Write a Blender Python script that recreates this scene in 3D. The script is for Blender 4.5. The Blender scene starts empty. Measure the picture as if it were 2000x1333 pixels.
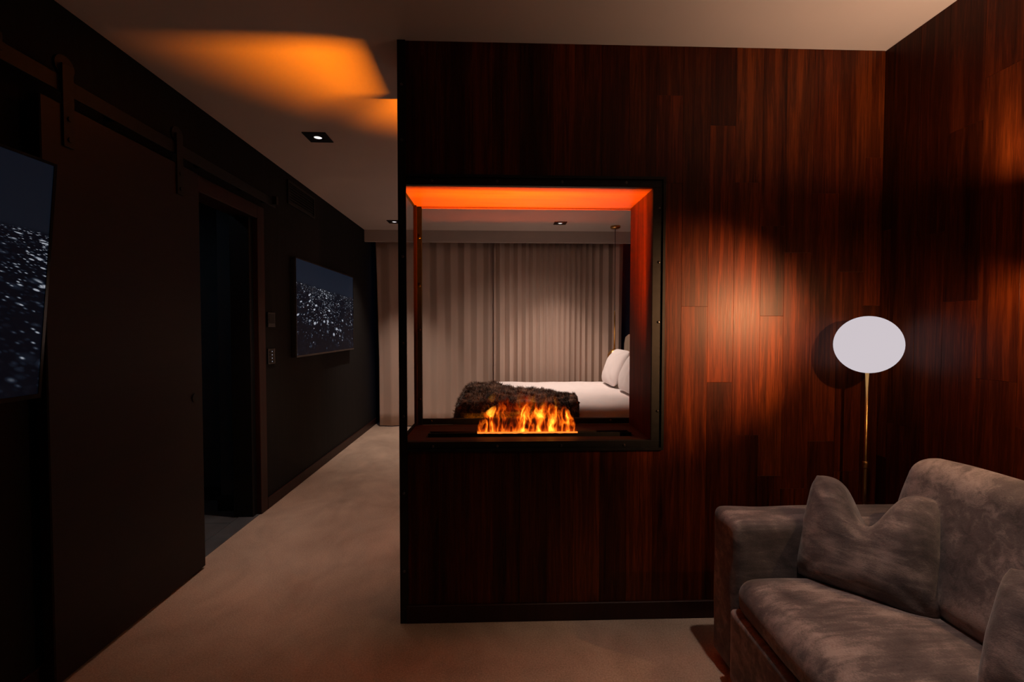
import bpy, bmesh, math, random
from mathutils import Vector, Matrix, noise as mn
random.seed(7)
S = bpy.context.scene
COL = S.collection
PI = math.pi

# ------------------------------------------------------------------ camera
YAW, PITCH, ROLL, CAMZ = 0.0324966, 0.028235, 0.000873, 1.39076
fwd = Vector((math.sin(YAW)*math.cos(PITCH), math.cos(YAW)*math.cos(PITCH), -math.sin(PITCH)))
rgt = Vector((math.cos(YAW), -math.sin(YAW), 0)); upv = rgt.cross(fwd)
r2 = math.cos(ROLL)*rgt + math.sin(ROLL)*upv; u2 = -math.sin(ROLL)*rgt + math.cos(ROLL)*upv
cd = bpy.data.cameras.new('camera'); cam = bpy.data.objects.new('camera', cd); COL.objects.link(cam)
cam.matrix_world = Matrix(((r2.x, u2.x, -fwd.x, 0), (r2.y, u2.y, -fwd.y, 0), (r2.z, u2.z, -fwd.z, CAMZ), (0, 0, 0, 1)))
cd.sensor_width = 36; cd.lens = 36*889/2000; cd.clip_start = 0.02
S.camera = cam

# ------------------------------------------------------------------ world, exposure
w = bpy.data.worlds.new('world'); S.world = w; w.use_nodes = True
bg = w.node_tree.nodes['Background']; bg.inputs[0].default_value = (0.03, 0.07, 0.2, 1); bg.inputs[1].default_value = 0.35
S.view_settings.view_transform = 'Standard'; S.view_settings.look = 'None'
S.view_settings.exposure = 0; S.view_settings.gamma = 1; S.view_settings.use_curve_mapping = False

# light levels (the lamps themselves are built further down)
WARM = (1, .76, .63)
DOWNLIGHTS = [  # x, y, watts, half angle blend, label
    (-1.228, 3.20, 80, 1.08, 'square black recessed downlight in the ceiling over the corridor, largest of those in view'),
    (-1.264, 5.68, 125, 1.3, 'small square black downlight by the curtain, partly hidden behind the steel post'),
    (0.783, 5.68, 125, 1.4, 'small square black downlight seen through the fireplace opening, above the bed'),
    (-0.98, 0.80, 17, 1.2, 'square black downlight above the lounge carpet near the wall television'),
    (1.0, 1.28, 66, 1.05, 'square black downlight above the grey sofa'),
    (0.45, 4.3, 120, 1.75, 'square black downlight added out of view over the bed to light the curtain', WARM, .5),  # added lamp hidden behind the header, evens the light on the curtain
    (-2.45, 2.75, 3.5, 2.6, 'square black downlight added out of view to brighten the dim bathroom', (.6, .8, 1)),  # added unseen lamp, keeps the room behind the doorway from going black
]
P_FIRE = 72
P_SCONCE_DOWN, P_SCONCE_UP, P_ADDED_SPOT = 12, 36, 140
GLOBE = .62

# ------------------------------------------------------------------ helpers
def link(o, parent=None):
    COL.objects.link(o)
    if parent is not None: o.parent = parent
    return o
def mesh_obj(name, bm, m, parent=None, loc=(0, 0, 0), smooth=False):
    me = bpy.data.meshes.new(name)
    bmesh.ops.recalc_face_normals(bm, faces=bm.faces)
    bm.to_mesh(me); bm.free()
    if smooth:
        for p in me.polygons: p.use_smooth = True
    o = bpy.data.objects.new(name, me); o.location = loc
    if m: me.materials.append(m)
    return link(o, parent)
def thing(name, label, cat, loc=(0, 0, 0), rotz=0, group=None):
    o = bpy.data.objects.new(name, None); o.empty_display_size = .05
    o.location = loc; o.rotation_euler = (0, 0, rotz); COL.objects.link(o)
    return tag(o, label, cat, group)
def tag(o, label, cat, group=None):
    o['label'] = label; o['category'] = cat
    if group: o['group'] = group
    return o
def struct(o, label, cat):
    o['kind'] = 'structure'; o['label'] = label; o['category'] = cat
    return o
def B(bm, x0, x1, y0, y1, z0, z1, bev=0, seg=1):
    v = [bm.verts.new(c) for c in ((x0,y0,z0),(x1,y0,z0),(x1,y1,z0),(x0,y1,z0),(x0,y0,z1),(x1,y0,z1),(x1,y1,z1),(x0,y1,z1))]
    fs = [bm.faces.new([v[i] for i in q]) for q in ((0,3,2,1),(4,5,6,7),(0,1,5,4),(1,2,6,5),(2,3,7,6),(3,0,4,7))]
    if bev:
        es = set(e for f in fs for e in f.edges)
        bmesh.ops.bevel(bm, geom=list(es), offset=bev, segments=seg, affect='EDGES', profile=.5)
def box(name, m, x0, x1, y0, y1, z0, z1, parent=None, bev=0, seg=1):
    bm = bmesh.new(); B(bm, x0, x1, y0, y1, z0, z1, bev, seg)
    return mesh_obj(name, bm, m, parent)
def lathe(bm, prof, cx=0, cy=0, seg=32, close=True):
    rings = []
    for r, z in prof:
        if r < 1e-6: rings.append([bm.verts.new((cx, cy, z))])
        else: rings.append([bm.verts.new((cx+r*math.cos(2*PI*i/seg), cy+r*math.sin(2*PI*i/seg), z)) for i in range(seg)])
    for a, b in zip(rings, rings[1:]):
        for i in range(seg):
            j = (i+1) % seg
            if len(a) == 1 and len(b) == 1: continue
            if len(a) == 1: bm.faces.new((a[0], b[i], b[j]))
            elif len(b) == 1: bm.faces.new((a[i], a[j], b[0]))
            else: bm.faces.new((a[i], a[j], b[j], b[i]))
    if close:
        for r in (rings[0], rings[-1]):
            if len(r) > 2: bm.faces.new(r)
def cyl_axis(bm, c, axis, r, h, seg=12):
    """solid cylinder centred at c along axis 0/1/2"""
    rings = []
    for s in (-h/2, h/2):
        ring = []
        for i in range(seg):
            a = 2*PI*i/seg; p = [0, 0, 0]; p[axis] = s; p[(axis+1) % 3] = r*math.cos(a); p[(axis+2) % 3] = r*math.sin(a)
            ring.append(bm.verts.new(Vector(c)+Vector(p)))
        rings.append(ring)
    for i in range(seg):
        j = (i+1) % seg; bm.faces.new((rings[0][i], rings[0][j], rings[1][j], rings[1][i]))
    bm.faces.new(rings[0]); bm.faces.new(rings[1])
def soft_box(bm, hx, hy, hz, n=14, p=6.0, bulge=(0, 0, 0), fn=None):
    """rounded, cushion-like box centred at the origin: cube grid pushed to a superellipsoid; fn(v)->v deforms"""
    bmesh.ops.create_cube(bm, size=2)
    bmesh.ops.subdivide_edges(bm, edges=bm.edges[:], cuts=n, use_grid_fill=True)
    for v in bm.verts:
        c = v.co; k = (abs(c.x)**p+abs(c.y)**p+abs(c.z)**p)**(1/p); c = c/k
        bx = 1+bulge[0]*(1-c.y*c.y)*(1-c.z*c.z); by = 1+bulge[1]*(1-c.x*c.x)*(1-c.z*c.z); bz = 1+bulge[2]*(1-c.x*c.x)*(1-c.y*c.y)
        q = Vector((c.x*hx*bx, c.y*hy*by, c.z*hz*bz))
        v.co = fn(q, c) if fn else q

def round_box(bm, hx, hy, hz, rad, n=16, bulge=(0, 0, 0), fn=None):
    """box with one constant edge radius, centred at the origin"""
    bmesh.ops.create_cube(bm, size=2)
    bmesh.ops.subdivide_edges(bm, edges=bm.edges[:], cuts=n, use_grid_fill=True)
    h = (hx, hy, hz)
    for v in bm.verts:
        c = v.co.copy(); q = Vector([math.copysign(1-(1-abs(c[k]))**2.2, c[k])*h[k] for k in range(3)])
        inn = Vector([max(-(h[k]-rad), min(h[k]-rad, q[k])) for k in range(3)]); d = q-inn
        if d.length > 1e-6: q = inn+d.normalized()*rad
        w_ = [q[k]/h[k] for k in range(3)]
        q = Vector((q.x*(1+bulge[0]*(1-w_[1]**2)*(1-w_[2]**2)), q.y*(1+bulge[1]*(1-w_[0]**2)*(1-w_[2]**2)), q.z*(1+bulge[2]*(1-w_[0]**2)*(1-w_[1]**2))))
        v.co = fn(q, c) if fn else q

# ------------------------------------------------------------------ materials
class NT:
    def __init__(s, name):
        s.m = bpy.data.materials.new(name); s.m.use_nodes = True; s.t = s.m.node_tree; s.t.nodes.clear()
        s.out = s.n('ShaderNodeOutputMaterial')
    def n(s, t, **k):
        x = s.t.nodes.new(t)
        for a, b in k.items():
            if a.startswith('i_'): x.inputs[a[2:].replace('_', ' ')].default_value = b
            else: setattr(x, a, b)
        return x
    def l(s, a, b): s.t.links.new(a, b)
    def ramp(s, fac, stops, interp='LINEAR'):
        r = s.n('ShaderNodeValToRGB'); r.color_ramp.interpolation = interp
        e = r.color_ramp.elements
        while len(e) < len(stops): e.new(.5)
        for x, (p, c) in zip(e, stops): x.position = p; x.color = (*c, 1) if len(c) == 3 else c
        s.l(fac, r.inputs[0]); return r.outputs[0]
    def math(s, op, a, b=None, c=None, clamp=False):
        x = s.n('ShaderNodeMath', operation=op); x.use_clamp = clamp
        for i, v in enumerate((a, b, c)):
            if v is None: continue
            if isinstance(v, (int, float)): x.inputs[i].default_value = v
            else: s.l(v, x.inputs[i])
        return x.outputs[0]
    def mapped(s, scale=(1, 1, 1), rnd=False):
        tc = s.n('ShaderNodeTexCoord'); mp = s.n('ShaderNodeMapping'); mp.inputs['Scale'].default_value = scale
        s.l(tc.outputs['Object'], mp.inputs[0])
        if rnd:
            oi = s.n('ShaderNodeObjectInfo'); cx = s.n('ShaderNodeCombineXYZ')
            a = s.math('MULTIPLY', oi.outputs['Random'], 97.0); b = s.math('MULTIPLY', oi.outputs['Random'], 41.0)
            s.l(a, cx.inputs[0]); s.l(b, cx.inputs[1]); s.l(a, cx.inputs[2]); s.l(cx.outputs[0], mp.inputs['Location'])
        return mp.outputs[0]
    def noise(s, vec, scale, detail=4, rough=.55, dist=0):
        x = s.n('ShaderNodeTexNoise'); x.inputs['Scale'].default_value = scale; x.inputs['Detail'].default_value = detail
        x.inputs['Roughness'].default_value = rough; x.inputs['Distortion'].default_value = dist
        s.l(vec, x.inputs['Vector']); return x.outputs['Fac']
    def principled(s, color, rough=.5, metal=0, spec=.5, bump=None, bstr=.3, bdist=.002, sheen=0, coat=0, emis=None, estr=0):
        b = s.n('ShaderNodeBsdfPrincipled')
        for k, v in (('Base Color', color), ('Roughness', rough), ('Metallic', metal)):
            if hasattr(v, 'links') or hasattr(v, 'is_output'): s.l(v, b.inputs[k])
            else: b.inputs[k].default_value = (*v, 1) if isinstance(v, tuple) and len(v) == 3 else v
        b.inputs['Specular IOR Level'].default_value = spec
        b.inputs['Sheen Weight'].default_value = sheen; b.inputs['Coat Weight'].default_value = coat; b.inputs['Coat Roughness'].default_value = .30
        if bump is not None:
            bp = s.n('ShaderNodeBump'); bp.inputs['Strength'].default_value = bstr; bp.inputs['Distance'].default_value = bdist
            s.l(bump, bp.inputs['Height']); s.l(bp.outputs[0], b.inputs['Normal'])
        if emis is not None:
            if hasattr(emis, 'is_output'): s.l(emis, b.inputs['Emission Color'])
            else: b.inputs['Emission Color'].default_value = (*emis, 1)
            b.inputs['Emission Strength'].default_value = estr
        s.l(b.outputs[0], s.out.inputs['Surface']); return b
def flat(name, c, rough=.5, metal=0, var=.12, scale=30, spec=.5, stretch=(1, 1, 1), sheen=0, bstr=.1, bdist=.001, emis=None, estr=0):
    t = NT(name); f = t.noise(t.mapped(stretch), scale)
    lo = tuple(x*(1-var) for x in c); hi = tuple(min(1, x*(1+var)) for x in c)
    t.principled(t.ramp(f, [(.3, lo), (.7, hi)]), rough, metal, spec, bump=f, bstr=bstr, bdist=bdist, sheen=sheen, emis=emis, estr=estr)
    return t.m
def wood(name, stretch, dark, mid, light, rough=.36, objcol=True, spec=.5, coat=0):
    t = NT(name); v = t.mapped(stretch, rnd=True)
    big = t.noise(v, .55, 2, .5, .4); g = t.noise(v, 2.2, 8, .62, 1.1); fine = t.noise(v, 14, 3, .6)
    f = t.math('ADD', t.math('MULTIPLY', g, .6), t.math('MULTIPLY', big, .4)); f = t.math('ADD', f, t.math('MULTIPLY', t.math('SUBTRACT', fine, .5), .22))
    c = t.ramp(f, [(.32, dark), (.5, mid), (.70, light)])
    if objcol:
        oi = t.n('ShaderNodeObjectInfo'); mx = t.n('ShaderNodeMix', data_type='RGBA', blend_type='MULTIPLY'); mx.inputs[0].default_value = 1
        t.l(c, mx.inputs[6]); t.l(oi.outputs['Color'], mx.inputs[7]); c = mx.outputs[2]
    rr = t.math('ADD', t.math('MULTIPLY', fine, .16), rough-.08)
    t.principled(c, rr, 0, spec, bump=f, bstr=.12, bdist=.001, coat=coat)
    return t.m
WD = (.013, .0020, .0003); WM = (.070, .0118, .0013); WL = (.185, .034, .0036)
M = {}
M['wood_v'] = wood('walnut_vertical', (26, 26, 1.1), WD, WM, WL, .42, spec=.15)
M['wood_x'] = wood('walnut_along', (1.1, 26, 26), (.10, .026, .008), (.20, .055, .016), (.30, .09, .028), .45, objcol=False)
M['door'] = wood('dark_door', (1, 1.2, 20), (.005, .0013, .0009), (.0085, .002, .0014), (.012, .003, .002), .5, objcol=False, spec=.3)
M['casing'] = wood('door_casing', (26, 26, 1.1), (.014, .003, .0015), (.024, .005, .0025), (.035, .007, .0035), .5, objcol=False, spec=.3)
M['sill'] = wood('dark_sill', (1.1, 26, 26), (.016, .007, .004), (.028, .012, .007), (.045, .02, .011), .6, objcol=False, spec=.25)
M['steel'] = flat('blackened_steel', (.008, .009, .009), .5, .2, .3, 40, spec=.3)
M['bolt'] = flat('steel_bolt', (.09, .09, .09), .3, .9, .1, 40)
M['ceiling'] = flat('ceiling_paint', (.60, .51, .465), .9, 0, .02, 3, spec=.2, bstr=.02)
M['wall'] = flat('charcoal_wallcovering', (.0085, .0082, .0082), .8, 0, .25, 5, spec=.2, stretch=(8, 8, .4), bstr=.05)
M['navy'] = flat('navy_paint', (.012, .014, .022), .8, 0, .2, 5, spec=.2)
M['bathwall'] = flat('bathroom_plaster', (.05, .056, .065), .8, 0, .15, 5, spec=.2)
M['tile'] = flat('grey_floor_tile', (.07, .075, .083), .45, 0, .25, 6)
M['black'] = flat('matt_black', (.006, .006, .006), .5, 0, .2, 30, spec=.3)
M['gloss_black'] = flat('gloss_black', (.006, .006, .007), .18, 0, .1, 30)
M['brass'] = flat('brushed_brass', (.62, .36, .12), .3, 1, .12, 60, stretch=(1, 1, .1))
M['linen'] = flat('white_bed_linen', (.80, .74, .74), .85, 0, .03, 12, spec=.2, bstr=.15, bdist=.004)
M['headboard'] = flat('beige_upholstery', (.50, .40, .31), .9, 0, .06, 60, spec=.2, bstr=.2)
M['pelmet'] = flat('pelmet_paint', (.52, .45, .41), .9, 0, .03, 3, spec=.2, bstr=.02)

def carpet_mat():
    t = NT('beige_carpet'); v = t.mapped()
    big = t.noise(v, 1.3, 3, .6, .5); fine = t.noise(v, 150, 3, .7); mid = t.noise(t.mapped((1.6, 1.0, 1)), 2.0, 4, .6, 1.4)
    f = t.math('ADD', t.math('MULTIPLY', big, .35), t.math('MULTIPLY', fine, .45)); f = t.math('ADD', f, t.math('MULTIPLY', mid, .2))
    t.principled(t.ramp(f, [(.36, (.25, .185, .14)), (.64, (.58, .45, .35))]), .95, 0, .1, bump=fine, bstr=.6, bdist=.004, sheen=.15)
    return t.m
M['carpet'] = carpet_mat()
def chenille():
    t = NT('grey_chenille'); v = t.mapped()
    a = t.noise(v, 3.4, 3, .55, .8); b = t.noise(t.mapped((1, 5, 5)), 6, 3, .6, .6); fine = t.noise(t.mapped((60, 60, 220)), 3, 2, .6)
    f = t.math('ADD', t.math('MULTIPLY', a, .55), t.math('MULTIPLY', b, .3)); f = t.math('ADD', f, t.math('MULTIPLY', fine, .15))
    t.principled(t.ramp(f, [(.39, (.055, .046, .051)), (.5, (.125, .103, .106)), (.61, (.32, .265, .255))]), .9, 0, .15, bump=fine, bstr=.35, bdist=.003, sheen=.25)
    return t.m
M['sofa'] = chenille()
def curtain_mat():
    t = NT('curtain_cloth'); w_ = t.noise(t.mapped((40, 40, 300)), 3, 2); b = t.noise(t.mapped((2, 2, .2)), 2, 3)
    f = t.math('ADD', t.math('MULTIPLY', w_, .3), t.math('MULTIPLY', b, .7))
    t.principled(t.ramp(f, [(.3, (.46, .345, .285)), (.7, (.62, .475, .40))]), .9, 0, .1, bump=w_, bstr=.15, bdist=.001, sheen=.1)
    return t.m
M['curtain'] = curtain_mat()
def fur_mat():
    t = NT('brown_fur'); v = t.mapped(); a = t.noise(v, 9, 4, .6, .8); b = t.noise(v, 60, 2)
    f = t.math('ADD', t.math('MULTIPLY', a, .7), t.math('MULTIPLY', b, .3))
    t.principled(t.ramp(f, [(.36, (.016, .007, .004)), (.50, (.08, .036, .019)), (.64, (.27, .135, .075))]), .7, 0, .2, sheen=.3)
    return t.m
M['fur'] = fur_mat()
def glass_mat():
    t = NT('clear_glass'); tr = t.n('ShaderNodeBsdfTransparent'); tr.inputs[0].default_value = (.97, .98, .98, 1)
    g = t.n('ShaderNodeBsdfGlossy'); g.inputs['Roughness'].default_value = .02
    mx = t.n('ShaderNodeMixShader'); mx.inputs[0].default_value = .03
    t.l(tr.outputs[0], mx.inputs[1]); t.l(g.outputs[0], mx.inputs[2]); t.l(mx.outputs[0], t.out.inputs[0])
    return t.m
M['glass'] = glass_mat()
def emit(name, c, s):
    t = NT(name); e = t.n('ShaderNodeEmission'); f = t.noise(t.mapped(), 4, 1)
    t.l(t.ramp(f, [(0, tuple(x*.985 for x in c)), (1, c)]), e.inputs[0]); e.inputs[1].default_value = s; t.l(e.outputs[0], t.out.inputs[0])
    return t.m
M['globe'] = emit('opal_globe', (1, .90, .96), GLOBE)
M['lens'] = emit('downlight_lens', (1, .93, .90), 1.2)
M['sconce_lens'] = emit('sconce_lens', (1, .55, .22), 10)
M['keylight'] = emit('keypad_led', (.8, .85, 1), .35)
M['mist'] = emit('lit_mist', (1, .20, .025), 1.5)
def city_mat(name, W, Hh, seed, amp, gain, skyk):
    """night city seen from above, shown on a screen: local y runs across, z up"""
    t = NT(name); tc = t.n('ShaderNodeTexCoord'); sp = t.n('ShaderNodeSeparateXYZ'); t.l(tc.outputs['Object'], sp.inputs[0])
    u = t.math('DIVIDE', sp.outputs[1], W); v = t.math('DIVIDE', sp.outputs[2], Hh)       # u,v in -0.5..0.5
    # horizon line, nearer rows grow larger
    hz = t.math('ADD', t.math('MULTIPLY', u, -.06), .24)
    d = t.math('SUBTRACT', hz, v)                                   # >0 below the skyline
    dd = t.math('ADD', t.math('MAXIMUM', d, 0.0), .05)
    def cells(sx, sy, thr, off):
        cx = t.n('ShaderNodeCombineXYZ'); t.l(t.math('DIVIDE', t.math('MULTIPLY', u, sx), t.math('ADD', dd, .28)), cx.inputs[0])
        t.l(t.math('MULTIPLY', t.math('LOGARITHM', dd, 2.718), sy), cx.inputs[1]); cx.inputs[2].default_value = off
        vo = t.n('ShaderNodeTexVoronoi'); vo.inputs['Scale'].default_value = 1; t.l(cx.outputs[0], vo.inputs['Vector'])
        b = t.math('SUBTRACT', 1.0, t.math('MULTIPLY', vo.outputs['Distance'], thr), clamp=True)
        wn = t.n('ShaderNodeSeparateColor'); t.l(vo.outputs['Color'], wn.inputs[0])
        return t.math('MULTIPLY', b, t.math('POWER', wn.outputs[0], 1.8))
    pn = t.n('ShaderNodeCombineXYZ'); t.l(u, pn.inputs[0]); t.l(v, pn.inputs[1]); pn.inputs[2].default_value = seed
    patch = t.math('SUBTRACT', t.math('MULTIPLY', t.noise(pn.outputs[0], 4.5, 3, .6), 2.4), .62, clamp=True)
    s = t.math('ADD', cells(22, 14, 2.8, seed), t.math('MULTIPLY', cells(10, 6, 3.0, seed+3), 1.3))
    s = t.math('ADD', s, t.math('MULTIPLY', cells(44, 26, 2.3, seed+9), .8))
    s = t.math('MULTIPLY', s, patch)
    near = t.math('SUBTRACT', 1.15, t.math('MULTIPLY', d, 1.3), clamp=True); s = t.math('MULTIPLY', s, near)
    below = t.math('MULTIPLY', d, 60.0, clamp=True); s = t.math('MULTIPLY', s, below)
    lights = t.ramp(t.math('MULTIPLY', s, amp), [(0, (.0018, .0024, .005)), (.3, (.008, .012, .022)), (.6, (.06, .075, .10)), (1, (.40, .42, .48))])
    sky = t.ramp(t.math('ADD', t.math('MULTIPLY', v, 1.4), .1), [(.3, tuple(x*skyk for x in (.010, .014, .024))), (1, tuple(x*skyk for x in (.006, .010, .019)))])
    mx = t.n('ShaderNodeMix', data_type='RGBA'); t.l(below, mx.inputs[0]); t.l(sky, mx.inputs[6]); t.l(lights, mx.inputs[7])
    t.principled((.003, .003, .004), .5, 0, .1, emis=mx.outputs[2], estr=gain)
    return t.m

# ------------------------------------------------------------------ measures (metres)
XL, XR, YP, YB, H = -1.769, 1.844, 2.136, 2.50, 2.70
XP = -.455                                   # free end of the fireplace wall
YF, YN = 6.80, -1.60                          # window wall, wall behind the camera
DY0, DY1, DZ = 2.50, 3.42, 2.20               # bathroom doorway in the left wall
TH = .13

# ------------------------------------------------------------------ room shell
struct(box('floor', M['carpet'], XL, XR, YN, YF, -.06, 0), 'beige cut pile carpet over the whole floor', 'floor')
struct(box('ceiling', M['ceiling'], XL-1.6, XR+.2, YN-.2, YF+.2, H, H+.08), 'flat off white painted ceiling', 'ceiling')
bm = bmesh.new()
B(bm, XL-TH, XL, YN, DY0, -.06, H); B(bm, XL-TH, XL, DY1, YF, -.06, H); B(bm, XL-TH, XL, DY0, DY1, DZ, H)
struct(mesh_obj('wall_left', bm, M['wall']), 'dark charcoal wall carrying both televisions', 'wall')
wr = struct(box('wall_right', M['navy'], XR, XR+.12, YN, YF, -.06, H), 'right wall clad in vertical walnut boards beside the sofa', 'wall')
struct(box('wall_rear', M['wall'], XL-TH, XR+.12, YN-.12, YN, -.06, H), 'dark wall closing the lounge', 'wall')
bm = bmesh.new()
WX0, WX1, WZ0, WZ1 = -1.70, 1.70, .08, 2.5
B(bm, XL-TH, WX0, YF, YF+.12, -.06, H); B(bm, WX1, XR+.12, YF, YF+.12, -.06, H); B(bm, WX0, WX1, YF, YF+.12, -.06, WZ0); B(bm, WX0, WX1, YF, YF+.12, WZ1, H)
struct(mesh_obj('wall_far', bm, M['navy']), 'navy wall around the window behind the curtains', 'wall')
wo = bpy.data.objects.new('window_2', None); COL.objects.link(wo); struct(wo, 'dark framed bedroom window behind the beige curtains', 'window')
for x in (WX0, -.58, .55, WX1-.05): box('window_frame', M['steel'], x, x+.05, YF+.02, YF+.08, WZ0, WZ1, wo)
for z in (WZ0, WZ1-.05): box('window_rail', M['steel'], WX0+.05, WX1-.05, YF+.025, YF+.075, z, z+.05, wo)
for x0, x1 in ((WX0+.05, -.58), (-.53, .55), (.60, WX1-.05)): box('pane', M['glass'], x0, x1, YF+.045, YF+.051, WZ0+.05, WZ1-.05, wo)
# pelmet in front of the curtain pocket
struct(box('trim_1', M['pelmet'], XL, XR, 6.16, 6.20, 2.545, H), 'painted pelmet hiding the curtain track', 'trim')
# baseboards
for nm, a in (('baseboard_left', [(XL, XL+.016, YN, 2.42), (XL, XL+.016, 3.51, YF)]),):
    bm = bmesh.new()
    for q in a: B(bm, *q, 0, .085, .003)
    struct(mesh_obj(nm, bm, M['casing']), 'low reddish brown baseboard along the dark left wall', 'baseboard')
struct(box('baseboard_middle', M['casing'], XP+.03, XR-.002, YP-.022, YP-.0005, 0, .085, bev=.003), 'dark wood baseboard under the fireplace wall boards', 'baseboard')
struct(box('baseboard_right', M['casing'], XR-.032, XR-.014, YN, YP-.03, 0, .085, bev=.003), 'dark wood baseboard behind the sofa', 'baseboard')
# doorway casing, bathroom beyond
dc = bpy.data.objects.new('trim_2', None); COL.objects.link(dc); struct(dc, 'reddish brown wooden casing around the dark doorway', 'trim')
box('jamb', M['casing'], XL-TH-.01, XL+.014, DY1-.005, DY1+.09, 0, DZ+.09, dc, .003)
box('jamb', M['casing'], XL-TH-.01, XL+.014, DY0-.09, DY0+.005, 0, DZ+.09, dc, .003)
box('head_casing', M['casing'], XL-TH-.01, XL+.014, DY0+.005, DY1-.005, DZ-.005, DZ+.09, dc, .003)
box('inner_stop', M['black'], XL-TH-.03, XL-.02, DY1-.06, DY1-.005, 0, DZ-.005, dc, .002)
bm = bmesh.new(); x0 = -3.1
B(bm, x0, XL-TH, 1.7, 1.8, -.06, H); B(bm, x0-.1, x0, 1.7, 3.85, -.06, H); B(bm, x0, -2.10, 3.73, 3.85, -.06, H); B(bm, -2.10, XL-TH, 3.50, 3.85, -.06, H)
struct(mesh_obj('wall_bathroom', bm, M['bathwall']), 'dark grey plastered walls inside the unlit bathroom', 'wall')
bm = bmesh.new(); B(bm, x0, -2.10, 3.712, 3.73, 0, .11, .002); B(bm, -2.118, XL-TH-.03, 3.482, 3.50, 0, .11, .002); B(bm, -2.118, -2.10, 3.50, 3.712, 0, .11, .002)
struct(mesh_obj('baseboard_bathroom', bm, M['black']), 'black baseboard at the foot of the bathroom walls', 'baseboard')
fb = struct(box('floor_bathroom', M['black'], x0, XL-.0005, 1.8, 3.73, -.06, -.006), 'grey tiled bathroom floor beyond the doorway', 'floor')
for i in range(3):
    for j in range(4):
        xa = XL-.13-.42*(i+1); ya = 1.86+.47*j
        box('tile', M['tile'], max(xa, x0)+.003, xa+.417, ya, min(ya+.465, 3.71), -.02, .001, fb, .002)
box('threshold', M['tile'], XL-.127, XL-.001, DY0+.006, DY1-.006, -.02, .004, fb, .003)

# ------------------------------------------------------------------ fireplace wall
FZ0, FZ1, FX1 = .845, 2.06, .745             # opening through the wall
bm = bmesh.new()
B(bm, XP+.012, XR, YP, YB, FZ1, H); B(bm, XP+.012, XR, YP, YB, 0, .765); B(bm, FX1, XR, YP, YB, .765, FZ1)
wm = struct(mesh_obj('wall_middle', bm, M['black']), 'walnut clad dividing wall holding the see-through fireplace', 'wall')
def plank_mesh(wd, ln, th):
    """board lying in x (width), z (length), front towards -y, chamfered front edges"""
    bm = bmesh.new(); c = .0006; e = .0002
    a = [(e, 0, e), (wd-e, 0, e), (wd-e, 0, ln-e), (e, 0, ln-e)]
    b = [(e, -th+c, e), (wd-e, -th+c, e), (wd-e, -th+c, ln-e), (e, -th+c, ln-e)]
    d = [(c+e, -th, c+e), (wd-e-c, -th, c+e), (wd-e-c, -th, ln-e-c), (c+e, -th, ln-e-c)]
    A, Bv, D = ([bm.verts.new(p) for p in q] for q in (a, b, d))
    for P, Q in ((A, Bv), (Bv, D)):
        for i in range(4): bm.faces.new((P[i], P[(i+1) % 4], Q[(i+1) % 4], Q[i]))
    bm.faces.new(D); bm.faces.new(A[::-1])
    return bm
def tone(k=None):
    k = random.uniform(.45, 1.15) if k is None else k
    return (k*random.uniform(.95, 1.05), k*random.uniform(.88, 1.08), k*random.uniform(.85, 1.1), 1)
def plank(parent, loc, wd, ln, k=None, rot=0):
    o = mesh_obj('plank', plank_mesh(wd, ln, random.uniform(.0120, .0126)), M['wood_v'], parent, loc)
    o.rotation_euler = (0, 0, rot); o.color = tone(k); return o
edges = [-.418] + [.867-.127*k for k in range(10, 0, -1)] + [.867, .995, 1.118, 1.247, 1.36, 1.49, 1.62, 1.745, XR-.014]
joints = {.74: [(2.07, .8), (2.475, .95)], .867: [(1.494, .85)], .995: [(1.134, .55), (2.34, 1.15)], 1.118: [(.88, .45), (2.077, .95)],
          1.247: [(.683, .5), (1.45, 1.1), (1.874, .7)], 1.36: [(.62, .6), (1.75, .95)], 1.49: [(.848, .5), (2.03, 1.0)], 1.62: [(.7, .7), (1.66, .9)], 1.745: [(.55, .55), (1.50, .5), (2.2, .9)]}
tops = {.74: .7, .867: .6, .995: .5, 1.118: 1.1, 1.247: .95, 1.36: .95, 1.49: .9, 1.62: .75, 1.745: .8}
for a, b in zip(edges, edges[1:]):
    js = None
    for k in joints:
        if abs(k-a) < .01: js = joints[k]; tp = tops[k]
    ranges = [(.0, H)] if a > FX1-.01 else [(0, .82), (2.09, H)]
    for z0, z1 in ranges:
        cuts = [z0]; ks = []
        for z, kk in (js or []):
            if z0 < z < z1: cuts.append(z); ks.append(kk)
        ks.append(tp if js else None); cuts.append(z1)
        for (p, q), kk in zip(zip(cuts, cuts[1:]), ks): plank(wm, (a, YP, p), b-a, q-p, kk)
# boards up the right wall
yj = {2.07: [(.95, 1.0)], 1.943: [(1.79, .75)], 1.817: [(1.50, .95), (2.18, .7)], 1.68: [(1.20, .8), (2.33, 1.0)]}
ytop = {2.07: .6, 1.943: .55, 1.817: .65, 1.68: .85}
ys = [YP-.0005, 2.07, 1.943, 1.817, 1.68, 1.542] + [1.542-.131*k for k in range(1, 24)]
for a, b in zip(ys, ys[1:]):
    js = yj.get(a); cuts = [0]; ks = []
    if js:
        for z, kk in js: cuts.append(z); ks.append(kk)
        ks.append(ytop[a])
    else:
        z = random.uniform(.5, 1.2)
        while z < 2.5: cuts.append(z); ks.append(None); z += random.uniform(.6, 1.1)
        ks.append(None)
    cuts.append(H)
    for (p, q), kk in zip(zip(cuts, cuts[1:]), ks): plank(wr, (XR, a, p), a-b, q-p, kk, -PI/2)
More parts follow.
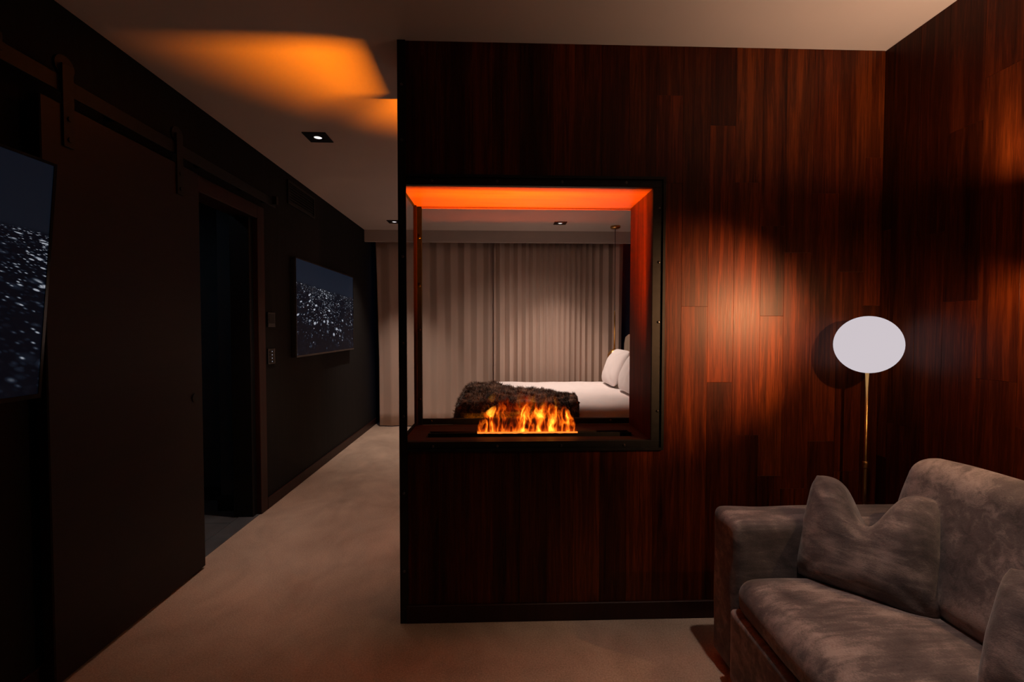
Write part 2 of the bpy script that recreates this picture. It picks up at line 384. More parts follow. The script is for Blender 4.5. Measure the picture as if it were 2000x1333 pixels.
# bedroom side and end cladding of the dividing wall
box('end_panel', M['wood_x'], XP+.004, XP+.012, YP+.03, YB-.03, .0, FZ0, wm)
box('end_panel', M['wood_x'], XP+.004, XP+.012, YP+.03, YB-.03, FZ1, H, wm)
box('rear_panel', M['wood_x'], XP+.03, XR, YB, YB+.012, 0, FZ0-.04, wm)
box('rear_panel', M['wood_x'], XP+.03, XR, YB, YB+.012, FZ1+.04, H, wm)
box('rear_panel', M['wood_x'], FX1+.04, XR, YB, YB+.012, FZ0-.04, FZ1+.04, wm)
# lining of the opening
SZ = .860
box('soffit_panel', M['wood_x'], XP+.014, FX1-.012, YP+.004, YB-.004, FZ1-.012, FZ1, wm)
box('jamb_panel', M['wood_v'], FX1-.012, FX1, YP+.004, YB-.004, SZ, FZ1-.012, wm)
SX0, SX1, SY0, SY1 = -.345, .675, 2.205, 2.335   # slot in the sill
for q in ((XP+.014, FX1-.012, YP+.004, SY0), (XP+.014, FX1-.012, SY1, YB-.004), (XP+.014, SX0, SY0, SY1), (SX1, FX1-.012, SY0, SY1)):
    box('sill_board', M['sill'], *q, FZ0, SZ, wm)

# steel post and frame around the opening
post = bpy.data.objects.new('trim_3', None); COL.objects.link(post); struct(post, 'slim black steel corner post running from floor to ceiling', 'trim')
bm = bmesh.new(); B(bm, XP, XP+.037, YP-.018, YP-.012, 0, H); B(bm, XP, XP+.006, YP-.012, YP+.03, 0, H)
mesh_obj('angle_bar', bm, M['steel'], post)
wf = bpy.data.objects.new('window_1', None); COL.objects.link(wf); struct(wf, 'black steel framed see-through opening in the walnut wall', 'window')
fy0, fy1 = YP-.018, YP-.0005
box('frame_bar', M['steel'], XP+.037, .785, fy0, fy1, FZ1-.012, 2.095, wf, .001)
box('frame_bar', M['steel'], XP+.037, .785, fy0, fy1, .815, SZ, wf, .001)
box('frame_bar', M['steel'], FX1-.018, .785, fy0, fy1, SZ, FZ1-.012, wf, .001)
bm = bmesh.new(); B(bm, XP+.037, .785, fy0-.008, fy0, 2.083, 2.095); B(bm, .773, .785, fy0-.008, fy0, .827, 2.083); B(bm, XP+.037, .785, fy0-.008, fy0, .815, .827)
mesh_obj('raised_edge', bm, M['steel'], wf)
ry0, ry1 = YB-.004, YB+.016
box('rear_bar', M['steel'], XP+.045, FX1+.03, ry0, ry1, SZ+.0005, .892, wf, .001)
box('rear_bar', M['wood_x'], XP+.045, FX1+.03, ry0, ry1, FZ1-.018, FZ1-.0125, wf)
box('rear_post', M['steel'], XP+.006, XP+.045, YB-.006, YB+.016, SZ-.02, FZ1+.02, wf, .001)
box('rear_post', M['casing'], XP+.006, XP+.022, YB-.03, YB-.006, SZ, FZ1-.012, wf, .001)
box('side_bar', M['steel'], XP+.002, XP+.013, YP+.03, YB-.03, SZ-.03, SZ+.012, wf, .001)
box('side_bar', M['steel'], XP+.002, XP+.013, YP+.03, YB-.03, FZ1-.016, FZ1+.02, wf, .001)
box('pane', M['glass'], XP+.007, XP+.011, YP+.032, YB-.032, SZ+.012, FZ1-.016, wf)
box('pane', M['glass'], XP+.045, FX1-.013, YB+.004, YB+.008, .892, FZ1-.018, wf)
bolt_me = None
def bolt(parent, p, axis=1):
    global bolt_me
    if bolt_me is None:
        bm = bmesh.new()
        lathe(bm, [(.0065, 0), (.0065, .002), (.0045, .0042), (0, .005)], seg=10)
        bolt_me = bpy.data.meshes.new('bolt'); bm.to_mesh(bolt_me); bm.free(); bolt_me.materials.append(M['bolt'])
    o = bpy.data.objects.new('bolt', bolt_me); link(o, parent); o.location = p; o.rotation_euler = (PI/2, 0, 0)
for z in (.25, .62, .98, 1.32, 1.72, 2.25, 2.5): bolt(post, (XP+.02, YP-.018, z))
for x in (-.30, 0, .30, .60): bolt(wf, (x, fy0, 2.068)); bolt(wf, (x, fy0, .838))
for z in (1.0, 1.42, 1.70, 1.95): bolt(wf, (.757, fy0, z))
for x in (-.36, .14, .63): bolt(wf, (x, ry0, .879))
for z in (1.0, 1.38, 1.62, 1.88): bolt(wf, (XP+.034, YB-.006, z))

# ------------------------------------------------------------------ fire
fp = thing('fireplace', 'linear fire burner with orange flames set into the sill of the opening', 'fireplace', (0.15, 2.27, FZ0-.06))
def rel(o, p): o.location = (o.location[0]-p[0], o.location[1]-p[1], o.location[2]-p[2]); return o
fo = (0.15, 2.27, FZ0-.06)
bm = bmesh.new(); t_ = .004; zb = FZ0-.055
B(bm, SX0, SX1, SY0, SY1, zb-t_, zb); B(bm, SX0, SX1, SY0, SY0+t_, zb, SZ-.004); B(bm, SX0, SX1, SY1-t_, SY1, zb, SZ-.004)
B(bm, SX0, SX0+t_, SY0+t_, SY1-t_, zb, SZ-.004); B(bm, SX1-t_, SX1, SY0+t_, SY1-t_, zb, SZ-.004)
rel(mesh_obj('tray', bm, M['black'], fp), fo)
rel(box('burner_plate', M['black'], SX0+.006, SX1-.006, 2.236, 2.242, zb, SZ+.012, fp), fo)
rel(box('burner_plate', M['black'], SX0+.006, SX1-.006, 2.306, 2.311, zb, SZ-.006, fp), fo)
mb = bmesh.new()
NX = 60
prof = []
for i in range(NX+1):
    x = -.098+.497*i/NX
    prof.append((x, .0045+.0022*mn.noise(Vector((x*40, 0, 3)))))
rings = []
for x, r in prof: rings.append([mb.verts.new((x, 2.2375+r*math.cos(a), SZ+.0135+r*math.sin(a))) for a in [2*PI*k/8 for k in range(8)]])
for a, b in zip(rings, rings[1:]):
    for k in range(8): mb.faces.new((a[k], a[(k+1) % 8], b[(k+1) % 8], b[k]))
mb.faces.new(rings[0]); mb.faces.new(rings[-1])
rel(mesh_obj('mist_bar', mb, M['mist'], fp, smooth=True), fo)

def flame_mat():
    t = NT('flame'); tc = t.n('ShaderNodeTexCoord'); P = tc.outputs['Object']
    sp = t.n('ShaderNodeSeparateXYZ'); t.l(P, sp.inputs[0]); x, y, z = sp.outputs
    def mapv(sx, sy, sz, lz=0, vec=None):
        m = t.n('ShaderNodeMapping'); m.inputs['Scale'].default_value = (sx, sy, sz); m.inputs['Location'].default_value = (0, 0, lz)
        t.l(vec or P, m.inputs[0]); return m.outputs[0]
    # turbulent warp grows with height
    wn = t.n('ShaderNodeTexNoise'); wn.inputs['Scale'].default_value = 1; wn.inputs['Detail'].default_value = 3; t.l(mapv(22, 22, 15, 2.3), wn.inputs['Vector'])
    sub = t.n('ShaderNodeVectorMath', operation='SUBTRACT'); t.l(wn.outputs['Color'], sub.inputs[0]); sub.inputs[1].default_value = (.5, .5, .5)
    sc = t.n('ShaderNodeVectorMath', operation='SCALE'); t.l(sub.outputs[0], sc.inputs[0]); t.l(t.math('ADD', t.math('MULTIPLY', z, .55), .012), sc.inputs['Scale'])
    ad = t.n('ShaderNodeVectorMath', operation='ADD'); t.l(P, ad.inputs[0]); t.l(sc.outputs[0], ad.inputs[1]); Wv = ad.outputs[0]
    n1 = t.noise(mapv(34, 14, 11, 1.0, Wv), 1, 2, .5); rid = t.math('SUBTRACT', 1.0, t.math('MULTIPLY', t.math('ABSOLUTE', t.math('SUBTRACT', n1, .5)), 9.0), clamp=True)
    n2 = t.noise(mapv(20, 9, 8, 5.0, Wv), 1, 2, .5); body = t.math('MULTIPLY', t.math('SUBTRACT', n2, .46), 6.0, clamp=True)
    n3 = t.noise(mapv(14, 3, 5, 8.0, Wv), 1, 2, .5); gate = t.math('MULTIPLY', t.math('SUBTRACT', n3, .36), 5.0, clamp=True)
    # height of the fire along the burner (tongues) and fade towards the top
    hx = t.n('ShaderNodeCombineXYZ'); t.l(x, hx.inputs[0]); hn = t.noise(hx.outputs[0], 13, 2, .6)
    bell = t.math('SUBTRACT', 1.0, t.math('POWER', t.math('ABSOLUTE', t.math('DIVIDE', x, .256)), 6.0), clamp=True)
    hmax = t.math('ADD', .03, t.math('MULTIPLY', bell, t.math('ADD', .035, t.math('MULTIPLY', hn, .27))))
    rel_ = t.math('DIVIDE', z, hmax); fade = t.math('SUBTRACT', 1.0, t.math('POWER', rel_, 3.0), clamp=True)
    depth = t.math('SUBTRACT', 1.0, t.math('POWER', t.math('DIVIDE', t.math('ABSOLUTE', y), .02), 2.0), clamp=True)
    low = t.math('SUBTRACT', 1.0, t.math('MULTIPLY', z, 40), clamp=True)
    core = t.math('ADD', t.math('MULTIPLY', t.math('POWER', rid, 1.6), .75), t.math('MULTIPLY', t.math('MULTIPLY', body, gate), .75))
    core = t.math('ADD', t.math('MULTIPLY', core, t.math('ADD', .25, t.math('MULTIPLY', gate, .75))), t.math('MULTIPLY', low, .25))
    I = t.math('MULTIPLY', t.math('MULTIPLY', core, fade), depth)
    c = t.ramp(I, [(0, (1, .035, 0)), (.3, (1, .10, .003)), (.7, (1, .21, .010)), (1, (1, .36, .03))])
    e = t.n('ShaderNodeEmission'); t.l(c, e.inputs[0]); t.l(t.math('MULTIPLY', t.math('POWER', I, 1.5), 115.0), e.inputs[1])
    t.l(e.outputs[0], t.out.inputs['Volume'])
    try: t.m.cycles.volume_step_rate = .08
    except Exception: pass
    return t.m
bm = bmesh.new()                                # closed hull of the fire: ragged top, thin in depth
N = 44; ring = []
for i in range(N+1):
    x = -.25+.5*i/N; bell = max(0, 1-abs(x/.252)**6)
    top = .022+bell*(.150+.085*mn.noise(Vector((x*16, 1.7, 0))))
    hw = .021*math.sqrt(max(.12, bell))
    ring.append([bm.verts.new((x, -hw, 0)), bm.verts.new((x, hw, 0)), bm.verts.new((x, hw*.9, top*.7)), bm.verts.new((x, 0, top)), bm.verts.new((x, -hw*.9, top*.7))])
for a, b in zip(ring, ring[1:]):
    for k in range(5): bm.faces.new((a[k], a[(k+1) % 5], b[(k+1) % 5], b[k]))
bm.faces.new(ring[0]); bm.faces.new(ring[-1])
fl = mesh_obj('flame', bm, flame_mat(), fp, (0, 0, SZ+.008-fo[2])); fl['label'] = 'orange flames rising from the burner'
L = bpy.data.lights.new('fire_led', 'AREA'); L.shape = 'RECTANGLE'; L.size = .56; L.size_y = .006; L.energy = P_FIRE; L.color = (1, .215, .002); L.spread = math.radians(85)
lo = link(bpy.data.objects.new('fire_led', L), fp); lo.location = (-.06, 2.2455-fo[1], .803-fo[2]); lo.rotation_euler = (PI+math.radians(12), 0, 0)

# ------------------------------------------------------------------ downlights
DS = .078
def downlight(x, y, watts, ang, label, color=WARM, tilt=0):
    t = thing('downlight', label, 'light', (x, y, H), 0, 'square recessed ceiling downlights')
    bm = bmesh.new()
    for q in ((-DS, DS, -DS, -.032), (-DS, DS, .032, DS), (-DS, -.032, -.032, .032), (.032, DS, -.032, .032)): B(bm, *q, -.006, 0)
    mesh_obj('trim_plate', bm, M['black'], t)
    bm = bmesh.new(); lathe(bm, [(.045, -.004), (.028, -.0065), (.026, -.002)], seg=24, close=False)
    mesh_obj('reflector_ring', bm, M['gloss_black'], t, smooth=True)
    bm = bmesh.new(); lathe(bm, [(0, -.0055), (.02, -.005), (.0262, -.003), (.0262, 0)], seg=24)
    mesh_obj('lens', bm, M['lens'], t, smooth=True)
    l = bpy.data.lights.new('downlight_beam', 'SPOT'); l.energy = watts; l.color = color; l.spot_size = ang; l.spot_blend = 1; l.shadow_soft_size = .025
    o = link(bpy.data.objects.new('downlight_beam', l), t); o.location = (0, 0, -.02); o.rotation_euler = (tilt, 0, 0)
for d in DOWNLIGHTS: downlight(*d)

# ------------------------------------------------------------------ wall sconce beside the sofa (just past the frame edge; its glow is in view)
sx, sy = 1.75, 1.32
t = thing('wall_sconce', 'brass up and down wall light glowing on the walnut boards above the sofa', 'lamp', (sx, sy, 1.56))
bm = bmesh.new(); lathe(bm, [(.034, .0), (.034, .3), (.037, .3), (.037, 0), (.034, 0)], seg=28, close=False); mesh_obj('tube', bm, M['brass'], t, smooth=False)
bm = bmesh.new(); B(bm, .036, XR-.0138-sx, -.05, .05, .09, .21, .004); mesh_obj('wall_plate', bm, M['brass'], t)
bm = bmesh.new(); lathe(bm, [(0, .012), (.0335, .012), (.0335, .018), (0, .018)], seg=24); mesh_obj('lens', bm, M['sconce_lens'], t)
bm = bmesh.new(); lathe(bm, [(0, .255), (.0335, .255), (.0335, .261), (0, .261)], seg=24); mesh_obj('lens', bm, M['sconce_lens'], t)
for z, e, rx in ((-.003, P_SCONCE_DOWN, (1, .56, .27)), (.282, P_SCONCE_UP, (1, .64, .42))):
    l = bpy.data.lights.new('sconce_beam', 'POINT'); l.energy = e; l.color = rx; l.shadow_soft_size = .012
    o = link(bpy.data.objects.new('sconce_beam', l), t); o.location = (0, 0, z)

# spot head added to the sconce, unseen, to make the glow on the boards
hp = Vector((-.11, -.13, -.07)); aim = (Vector((1.02, YP, 1.38))-Vector((sx, sy, 1.56))-hp).normalized(); rq = aim.to_track_quat('-Z', 'Y')
bm = bmesh.new(); cyl_axis(bm, (.05, -.065, .10), 1, .005, .13, 10); cyl_axis(bm, (-.03, -.13, .10), 0, .005, .17, 10); cyl_axis(bm, (-.11, -.13, .03), 2, .005, .15, 10)
mesh_obj('added_spot_arm', bm, M['brass'], t)
bm = bmesh.new(); lathe(bm, [(0, .05), (.018, .05), (.026, .03), (.03, -.03), (.0285, -.03), (.0245, .028), (0, .04)], seg=24, close=False)
rh = mesh_obj('added_spot_head', bm, M['brass'], t, hp, True); rh.rotation_euler = rq.to_euler()
bm = bmesh.new(); lathe(bm, [(0, .012), (.0262, .012), (.0262, .016), (0, .016)], seg=20); mesh_obj('lens', bm, M['sconce_lens'], rh)
l = bpy.data.lights.new('added_spot_beam', 'SPOT'); l.energy = P_ADDED_SPOT; l.color = (1, .46, .20); l.spot_size = math.radians(58); l.spot_blend = 1; l.shadow_soft_size = .02
o = link(bpy.data.objects.new('added_spot_beam', l), rh); o.location = (0, 0, -.032)

# ------------------------------------------------------------------ globe floor lamp
lx, ly = 1.672, 2.0
t = thing('floor_lamp', 'glowing white globe floor lamp on a thin brass pole in the corner', 'lamp', (lx, ly, 0))
bm = bmesh.new(); lathe(bm, [(0, 0), (.105, 0), (.105, .012), (.1, .018), (.02, .022), (0, .022)], seg=36); mesh_obj('base', bm, M['brass'], t, smooth=False)
bm = bmesh.new(); lathe(bm, [(.0085, .02), (.0085, .77), (.0062, .775), (.0075, 1.2)], seg=14); mesh_obj('pole', bm, M['brass'], t, smooth=True)
bm = bmesh.new(); lathe(bm, [(.009, .755), (.0115, .757), (.0115, .785), (.009, .787)], seg=14); mesh_obj('joint_collar', bm, M['brass'], t, smooth=True)
bm = bmesh.new(); bmesh.ops.create_uvsphere(bm, u_segments=48, v_segments=28, radius=.1285); mesh_obj('globe_shade', bm, M['globe'], t, (0, 0, 1.318), True)

# ------------------------------------------------------------------ left wall: televisions, barn door, controls
def television(label, W, Hh, loc, tilt, seed, gain, amp, skyk):
    t = thing('television', label, 'television', loc, 0, 'wall mounted televisions'); t.rotation_euler = (0, tilt, 0)
    bm = bmesh.new(); B(bm, -.045, -.004, -W/2, W/2, -Hh/2, Hh/2, .006, 2); mesh_obj('housing', bm, M['black'], t)
    bm = bmesh.new(); b = .010
    for q in ((-W/2, W/2, -Hh/2, -Hh/2+b+.006), (-W/2, W/2, Hh/2-b, Hh/2), (-W/2, -W/2+b, -Hh/2+b+.006, Hh/2-b), (W/2-b, W/2, -Hh/2+b+.006, Hh/2-b)): B(bm, -.004, .002, *q)
    mesh_obj('bezel', bm, M['gloss_black'], t)
    bm = bmesh.new(); B(bm, -.0038, -.001, -W/2+b, W/2-b, -Hh/2+b+.006, Hh/2-b)
    s = mesh_obj('screen', bm, city_mat('screen_picture', W, Hh, seed, amp, gain, skyk), t); s['label'] = 'screen showing a night city seen from above'
    bm = bmesh.new(); B(bm, XL+(.016 if tilt else .0005)-loc[0], -.045, -.2, .2, -.12, .12); mesh_obj('wall_bracket', bm, M['black'], t)
television('large television tilted downward at the left edge of the photo, showing a night city', 1.46, .84, (-1.612, .965, 1.556), math.radians(5.5), 2.0, .75, 4.5, .6)
television('television beyond the doorway near the curtains, showing a night city', 1.56, .865, (-1.722, 4.74, 1.568), 0, 7.0, .9, 4.6, .9)

bd = thing('sliding_barn_door', 'dark stained sliding barn door hanging open beside the doorway', 'door', (-1.713, 2.21, .012))
def lbox(name, m, p, x0, x1, y0, y1, z0, z1, org, bev=0): return box(name, m, x0-org[0], x1-org[0], y0-org[1], y1-org[1], z0-org[2], z1-org[2], p, bev)
org = (-1.713, 2.21, .012)
DT = 2.262
lbox('door_panel', M['door'], bd, -1.735, -1.69, 1.762, 2.66, .012, DT, org, .004)
for y in (1.87, 2.50):
    h = lbox('hanger_strap', M['steel'], bd, -1.6895, -1.682, y-.024, y+.024, 2.10, 2.42, org, .001)
    bm = bmesh.new(); cyl_axis(bm, (-1.700-org[0], y-org[1], 2.415-org[2]), 0, .042, .012, 20); mesh_obj('wheel', bm, M['steel'], bd)
    for z in (2.13, 2.21):
        bm = bmesh.new(); cyl_axis(bm, (-1.680-org[0], y-org[1], z-org[2]), 0, .010, .006, 6); mesh_obj('bolt', bm, M['steel'], bd)
bm = bmesh.new(); cyl_axis(bm, (-1.688-org[0], 2.59-org[1], 1.0-org[2]), 0, .024, .006, 20); mesh_obj('finger_pull', bm, M['black'], bd)
rl = thing('barn_door_rail', 'black flat steel rail above the barn door and the doorway', 'rail', (-1.70, 2.6, 2.34))
org = (-1.70, 2.6, 2.34)
lbox('rail', M['steel'], rl, -1.7045, -1.6955, 1.55, 3.57, 2.310, 2.372, org, .001)
for y in (1.66, 2.15, 2.75, 3.2, 3.5):
    bm = bmesh.new(); cyl_axis(bm, ((XL-1.7045)/2-org[0], y-org[1], 0), 0, .014, -1.7045-XL-.0005, 12); mesh_obj('standoff', bm, M['steel'], rl)
for y in (1.60, 3.535): lbox('end_stop', M['steel'], rl, -1.6955, -1.665, y-.016, y+.016, 2.325, 2.385, org, .001)

vt = thing('air_vent', 'black louvred air vent high on the dark left wall', 'vent', (XL, 4.2, 2.54))
bm = bmesh.new()
for q in ((-.28, .28, -.10, -.08), (-.28, .28, .08, .10), (-.28, -.26, -.08, .08), (.26, .28, -.08, .08)): B(bm, .0005, .014, *q)
mesh_obj('frame', bm, M['black'], vt)
for k in range(7):
    bm = bmesh.new(); B(bm, -.008, .008, -.26, .26, -.0015, .0015); o = mesh_obj('slat', bm, M['black'], vt, (.009, 0, -.07+k*.0233)); o.rotation_euler = (0, .7, 0)
bm = bmesh.new(); B(bm, .0005, .002, -.26, .26, -.08, .08); mesh_obj('backing', bm, M['black'], vt)
th = thing('thermostat', 'dark square wall control panel beside the doorway casing', 'control', (XL, 3.60, 1.455))
bm = bmesh.new(); B(bm, .0005, .018, -.058, .058, -.058, .058, .004, 2); mesh_obj('case', bm, M['gloss_black'], th)
bm = bmesh.new(); B(bm, .018, .0192, -.045, .045, -.03, .045); mesh_obj('display', bm, M['black'], th)
kp = thing('light_keypad', 'black light switch keypad with four tiny lit dots below the control panel', 'switch', (XL, 3.605, 1.17))
bm = bmesh.new(); B(bm, .0005, .012, -.055, .055, -.06, .06, .003, 2); mesh_obj('plate', bm, M['gloss_black'], kp)
for k in range(4):
    bm = bmesh.new(); B(bm, .012, .015, -.032, .032, -.052+.026*k, -.030+.026*k, .001); b_ = mesh_obj('button', bm, M['black'], kp)
    bm = bmesh.new(); cyl_axis(bm, (.0155, 0, -.041+.026*k), 0, .004, .0015, 8); mesh_obj('indicator', bm, M['keylight'], b_)

# ------------------------------------------------------------------ curtains
def curtain(name, label, x0, x1, y, z0, z1, wave, amp, n, edge=None):
    cols = n; rows = 14; bm = bmesh.new(); g = []
    ph = 0; prev = None; xs = []
    for i in range(cols+1):
        u = i/cols; x = x0+(x1-x0)*u
        wl = wave(u); ph += 2*PI*(x1-x0)/cols/wl; xs.append((u, x, ph))
    for th_ in (0, .004):
        gg = []
        for r in range(rows+1):
            v = r/rows; row = []
            for u, x, p in xs:
                a = amp(u)*(1+.35*mn.noise(Vector((x*4, 2, 0))))*(.75+.35*(1-v))
                yy = y+a*math.sin(p+.5*mn.noise(Vector((x*6, v*1.5, 0))))+.012*mn.noise(Vector((x*3, v*2, 5)))
                xx = x+.006*math.sin(2*p)+.006*mn.noise(Vector((x*9, v*1.2, 9)))
                if edge: xx += edge(u, v)
                row.append(bm.verts.new((xx, yy+th_, z0+(z1-z0)*v)))
            gg.append(row)
        g.append(gg)
    for k in (0, 1):
        for r in range(rows):
            for i in range(cols): bm.faces.new((g[k][r][i], g[k][r][i+1], g[k][r+1][i+1], g[k][r+1][i]))
    for i in range(cols):
        for r in (0, rows): bm.faces.new((g[0][r][i], g[0][r][i+1], g[1][r][i+1], g[1][r][i]))
    for r in range(rows):
        for i in (0, cols): bm.faces.new((g[0][r][i], g[0][r+1][i], g[1][r+1][i], g[1][r][i]))
    t = thing(name, label, 'curtain', ((x0+x1)/2, y, 0), 0, 'window curtains')
    o = mesh_obj('cloth', bm, M['curtain'], t, smooth=True); o.location = (-(x0+x1)/2, -y, 0)
    bm = bmesh.new(); B(bm, x0, x1, y-.012, y+.012, z1+.002, z1+.018); o = mesh_obj('track', bm, M['black'], t); o.location = (-(x0+x1)/2, -y, 0)
curtain('curtain', 'plain beige curtain with wide shallow folds, beside the dark left wall', -1.66, -.02, 6.44, .012, 2.66,
        lambda u: .24-.08*u, lambda u: .010+.014*u, 200, lambda u, v: -.06*max(0, v-.35)*(1-u)**6)
curtain('curtain', 'closely pleated beige curtain behind the bed pillows', -.05, 1.735, 6.36, .012, 2.66,
        lambda u: .135-.06*min(1, u*1.9) if u < .7 else .075+.09*(u-.7)/.3, lambda u: .036, 380, lambda u, v: .03*v*u**6)

# ------------------------------------------------------------------ bed
BX0, BX1, BY0, BY1, BZ = -.30, 1.70, 4.25, 6.02, .70
t = thing('bed', 'white made bed with beige upholstered headboard seen through the fireplace', 'bed', (BX0, (BY0+BY1)/2, 0))
ob = (BX0, (BY0+BY1)/2, 0)
lbox('base', M['headboard'], t, BX0+.04, BX1, BY0+.04, BY1-.04, .06, .36, ob, .02)
for x in (BX0+.12, BX1-.16):
    for y in (BY0+.12, BY1-.16): lbox('leg', M['black'], t, x, x+.05, y, y+.05, 0, .06, ob, .004)
def mfn(q, c):
    q.z += .012*mn.noise(Vector((q.x*2.5, q.y*2.5, 1))) + .004*mn.noise(Vector((q.x*9, q.y*9, q.z*4)))
    if c.z < .4: q.y += .010*math.sin(q.x*16+2*mn.noise(Vector((q.x*3, 0, 0))))*(0.4-c.z)*(1 if abs(c.y) > .9 else 0)
    return q
bm = bmesh.new(); soft_box(bm, (BX1-BX0)/2, (BY1-BY0)/2, .20, 26, 9, (0, 0, .06), mfn)
o = mesh_obj('mattress', bm, M['linen'], t, ((BX1-BX0)/2, 0, BZ-.205), True); o['label'] = 'mattress under white bed linen'
bm = bmesh.new(); soft_box(bm, .065, .98, .66, 10, 10, (.1, 0, 0)); mesh_obj('headboard', bm, M['headboard'], t, (XR-.078-ob[0], 0, .66), True)
def pillow_mesh(hw, hh, th_, seed, wr=.012, chop=0, ears=.05):
    """pillow standing in the x-z plane, thickness along y"""
    bm = bmesh.new(); n = 26; g = [[], []]
    for s in (0, 1):
        for j in range(n+1):
            row = []
            for i in range(n+1):
                u = 2*i/n-1; v = 2*j/n-1
                if s and (i in (0, n) or j in (0, n)): row.append(g[0][j][i]); continue
                pinch = 1-ears*(1-abs(u)**3)*abs(v)**4; pinch2 = 1-ears*(1-abs(v)**3)*abs(u)**4
                cr = max(1, (abs(u)**7+abs(v)**7)**(1/7)/max(abs(u), abs(v), 1e-3)); X = u*hw*pinch2/cr; Z = v*hh*pinch/cr
                T = th_*max(0, (1-abs(u)**2.6))**.55*max(0, (1-abs(v)**2.6))**.55
                if chop:
                    k = math.exp(-(u/.30)**2)*max(0, (v+.55)/1.55)**1.6; Z -= chop*k; T *= 1-.45*k
                    X *= 1-.10*max(0, v)*1
                T += wr*mn.noise(Vector((X*11, Z*9, seed+s*3)))*(1-max(abs(u), abs(v))**6)
                row.append(bm.verts.new((X, (-T if s == 0 else T), Z)))
            g[s].append(row)
    for s in (0, 1):
        for j in range(n):
            for i in range(n):
                q = (g[s][j][i], g[s][j][i+1], g[s][j+1][i+1], g[s][j+1][i])
                if len(set(q)) == 4:
                    try: bm.faces.new(q)
                    except ValueError: pass
    return bm
def pillow(name, label, cat, m, hw, hh, th_, loc, rz, lean, seed, group, chop=0, ears=.05, roll=0, wr=.012):
    o = mesh_obj(name, pillow_mesh(hw, hh, th_, seed, wr, chop, ears), m, None, loc, True)
    o.matrix_world = Matrix.Translation(loc) @ Matrix.Rotation(rz, 4, 'Z') @ Matrix.Rotation(lean, 4, 'X') @ Matrix.Rotation(roll, 4, 'Y')
    tag(o, label, cat, group)
    sub = o.modifiers.new('smooth', 'SUBSURF'); sub.levels = 1; sub.render_levels = 1
    return o
# rz -90deg: pillow faces -x (towards the foot)
pillow('bed_pillow', 'white bed pillow leaning on the headboard, farther from the camera', 'pillow', M['linen'], .31, .24, .10, (1.42, 5.41, .925), -PI/2, -.42, 1, 'white bed pillows')
pillow('bed_pillow', 'white bed pillow leaning on the headboard, nearer and half hidden by the jamb', 'pillow', M['linen'], .31, .24, .10, (1.44, 4.73, .925), -PI/2, -.42, 4, 'white bed pillows')

# fur throw over the foot corner
def throw():
    nu, nv = 70, 60; bm = bmesh.new(); G = []
    def pos(u, v):
        x = -.40+1.16*u; far = 5.25-.78*max(0, min(1, (x+.25)/1.0))
        # v: 0 hanging on the near side, .35 at the near edge, 1 far edge
        if v < .3: y = BY0-.055; z = .40+(BZ+.03-.40)*v/.3
        else:
            k = (v-.3)/.7; y = BY0-.055+(far-BY0+.055)*k; z = BZ+.035
            z -= .05*max(0, 1-k*9)
        if x < BX0-.02: z -= ((BX0-.02-x)/.1)**1.3*.20
        r = mn.noise(Vector((x*3.2, y*2.4, v*3))); r2_ = mn.noise(Vector((x*7+v*3, y*5, 8)))
        bump = .05*abs(r)+.022*r2_
        if v >= .3: z += bump+.04*max(0, 1-abs(x+.05)/.35)
        else: y -= bump
        x += .02*mn.noise(Vector((x*3, y*4, z*4)))
        if v > .97: z -= .03
        return Vector((x, y, z))
    for j in range(nv+1): G.append([bm.verts.new(pos(i/nu, j/nv)) for i in range(nu+1)])
    for j in range(nv):
        for i in range(nu): bm.faces.new((G[j][i], G[j][i+1], G[j+1][i+1], G[j+1][i]))
    t = thing('fur_throw', 'dark brown faux fur throw heaped over the foot of the bed', 'blanket', (0.1, 4.4, BZ))
    o = mesh_obj('pelt', bm, M['fur'], t, (-.1, -4.4, -BZ), True)
    sm = o.modifiers.new('thickness', 'SOLIDIFY'); sm.thickness = .02; sm.offset = -1
    rnd = random.Random(3); vs = []; fs = []
    for k in range(16000):
        u = rnd.random()*.998; v = rnd.random()*.995; p = pos(u, v); a = pos(u+.002, v); b = pos(u, min(1, v+.004))
        nrm = (a-p).cross(b-p)
        if nrm.length < 1e-9: continue
        nrm.normalize(); cl = Vector((mn.noise(p*14), mn.noise(p*14+Vector((5, 0, 0))), mn.noise(p*14+Vector((0, 7, 0)))))
        d = (nrm*.6+cl*.9+Vector((rnd.uniform(-.3, .3), rnd.uniform(-.3, .3), rnd.uniform(-.5, .1)))).normalized()
        sd = d.cross(nrm)
        if sd.length < 1e-4: continue
        sd = sd.normalized()*.0022; ln = rnd.uniform(.022, .04); i0 = len(vs)
        vs += [p-sd, p+sd, p+d*ln]; fs.append((i0, i0+1, i0+2))
    me = bpy.data.meshes.new('fur_hair'); me.from_pydata(vs, [], fs); me.materials.append(M['fur'])
    o = link(bpy.data.objects.new('fur_hair', me), t); o.location = (-.1, -4.4, -BZ); o['kind'] = 'stuff'
throw()

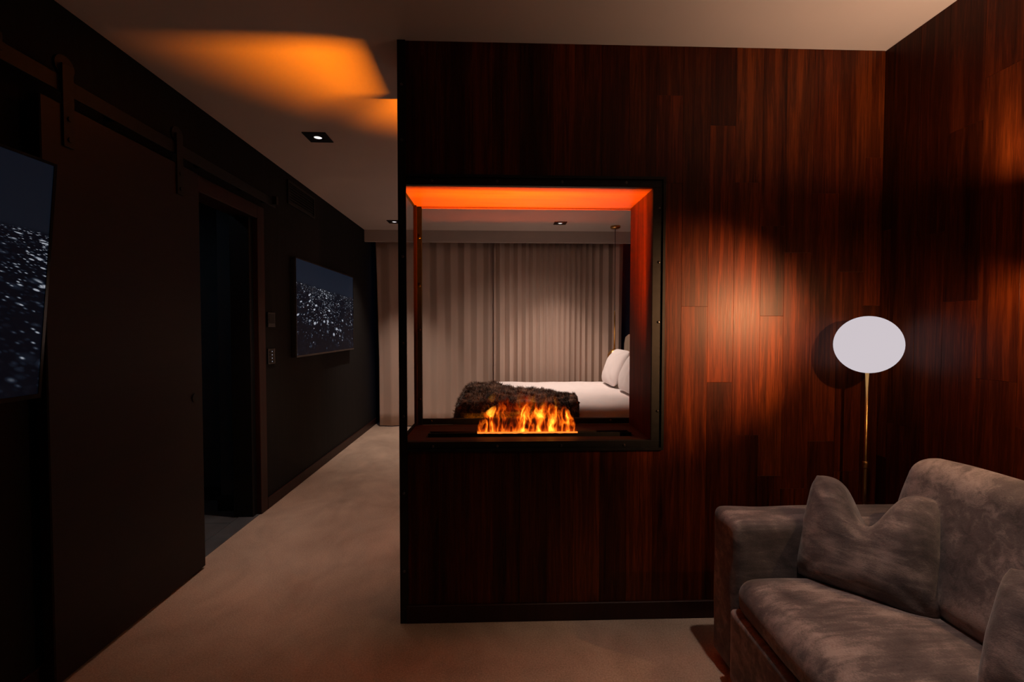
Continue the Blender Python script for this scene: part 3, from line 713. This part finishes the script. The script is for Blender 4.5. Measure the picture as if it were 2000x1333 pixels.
# pendant by the headboard
px_, py_ = 1.514, 5.83
t = thing('pendant_lamp', 'slim brass pendant lamp hanging beside the bed pillows', 'lamp', (px_, py_, .98))
bm = bmesh.new(); lathe(bm, [(0, H-.98), (.062, H-.98), (.064, H-1.0), (.05, H-1.012), (.01, H-1.02), (0, H-1.02)], seg=28); mesh_obj('canopy', bm, M['brass'], t, smooth=True)
bm = bmesh.new(); lathe(bm, [(.004, .62), (.004, H-1.015)], seg=8); mesh_obj('cord', bm, M['black'], t)
bm = bmesh.new(); lathe(bm, [(.012, .14), (.008, .62), (.004, .64)], seg=14); mesh_obj('stem', bm, M['brass'], t, smooth=True)
bm = bmesh.new(); lathe(bm, [(.012, .145), (.05, .13), (.085, .08), (.095, 0), (.091, 0), (.08, .075), (.045, .122), (0, .132)], seg=28, close=False); mesh_obj('shade', bm, M['brass'], t, smooth=True)
# ------------------------------------------------------------------ sofa
AY0, AY1, SXF = 1.70, 1.885, .915          # far arm in y, sofa front in x
YE = -.35                                   # near end, behind the frame edge
sofa = thing('sofa', 'grey brown chenille sofa along the walnut wall', 'sofa', (1.3, .8, 0)); so = (1.3, .8, 0)
def soft(name, m, x0, x1, y0, y1, z0, z1, rad=.04, bulge=(0, 0, 0), n=16, fn=None, rot=None):
    c = Vector(((x0+x1)/2, (y0+y1)/2, (z0+z1)/2)); bm = bmesh.new()
    round_box(bm, (x1-x0)/2, (y1-y0)/2, (z1-z0)/2, rad, n, bulge, fn)
    o = mesh_obj(name, bm, m, sofa, c-Vector(so), True)
    if rot: o.rotation_euler = rot
    return o
wrk = lambda s, a, f: (lambda q, c: q+Vector((a*mn.noise(q*f+Vector((s, 0, 0))), a*mn.noise(q*f+Vector((0, s, 4))), a*mn.noise(q*f+Vector((7, 0, s))))))
soft('arm', M['sofa'], SXF, 1.79, AY0, AY1, .03, .644, .032, (0, .02, .008), 22, wrk(2, .006, 6))
soft('arm', M['sofa'], SXF, 1.79, YE-.19, YE, .03, .644, .032, (0, .02, .008), 22, wrk(5, .006, 6))
soft('base', M['sofa'], SXF-.02, 1.76, YE, AY0, .03, .315, .02, (0, 0, 0), 20, wrk(3, .003, 6))
soft('back_frame', M['sofa'], 1.66, 1.80, YE, AY0, .25, .72, .04, (0, 0, 0), 16, wrk(4, .005, 6))
for x in (SXF+.04, 1.70):
    for y in (YE-.1, AY0+.06):
        bm = bmesh.new(); B(bm, x-so[0], x+.05-so[0], y-so[1], y+.05-so[1], 0, .045, .004); mesh_obj('foot', bm, M['black'], sofa)
ym = (AY0+YE)/2
for a, b, s in ((ym+.003, AY0-.005, 1), (YE+.005, ym-.003, 2)):
    soft('seat_cushion', M['sofa'], SXF-.012, 1.54, a, b, .30, .452, .065, (.02, 0, .22), 24, wrk(s, .009, 5))
    o = soft('back_cushion', M['sofa'], 1.47, 1.655, a, b-.03, .42, .92, .075, (.22, 0, .02), 24, wrk(s+5, .011, 5), (0, math.radians(18), 0))
pillow('throw_pillow', 'grey chenille throw pillow with a chopped top, between sofa arm and back', 'pillow', M['sofa'], .225, .215, .105, (1.340, 1.585, .622), math.radians(-52), math.radians(-20), 11, 'sofa throw pillows', chop=.155, ears=.07, wr=.016)
pillow('throw_pillow', 'grey chenille throw pillow cut off by the right edge of the photo', 'pillow', M['sofa'], .225, .20, .105, (1.355, .93, .605), math.radians(-62), math.radians(-22), 15, 'sofa throw pillows', chop=.03, ears=.07, wr=.016)
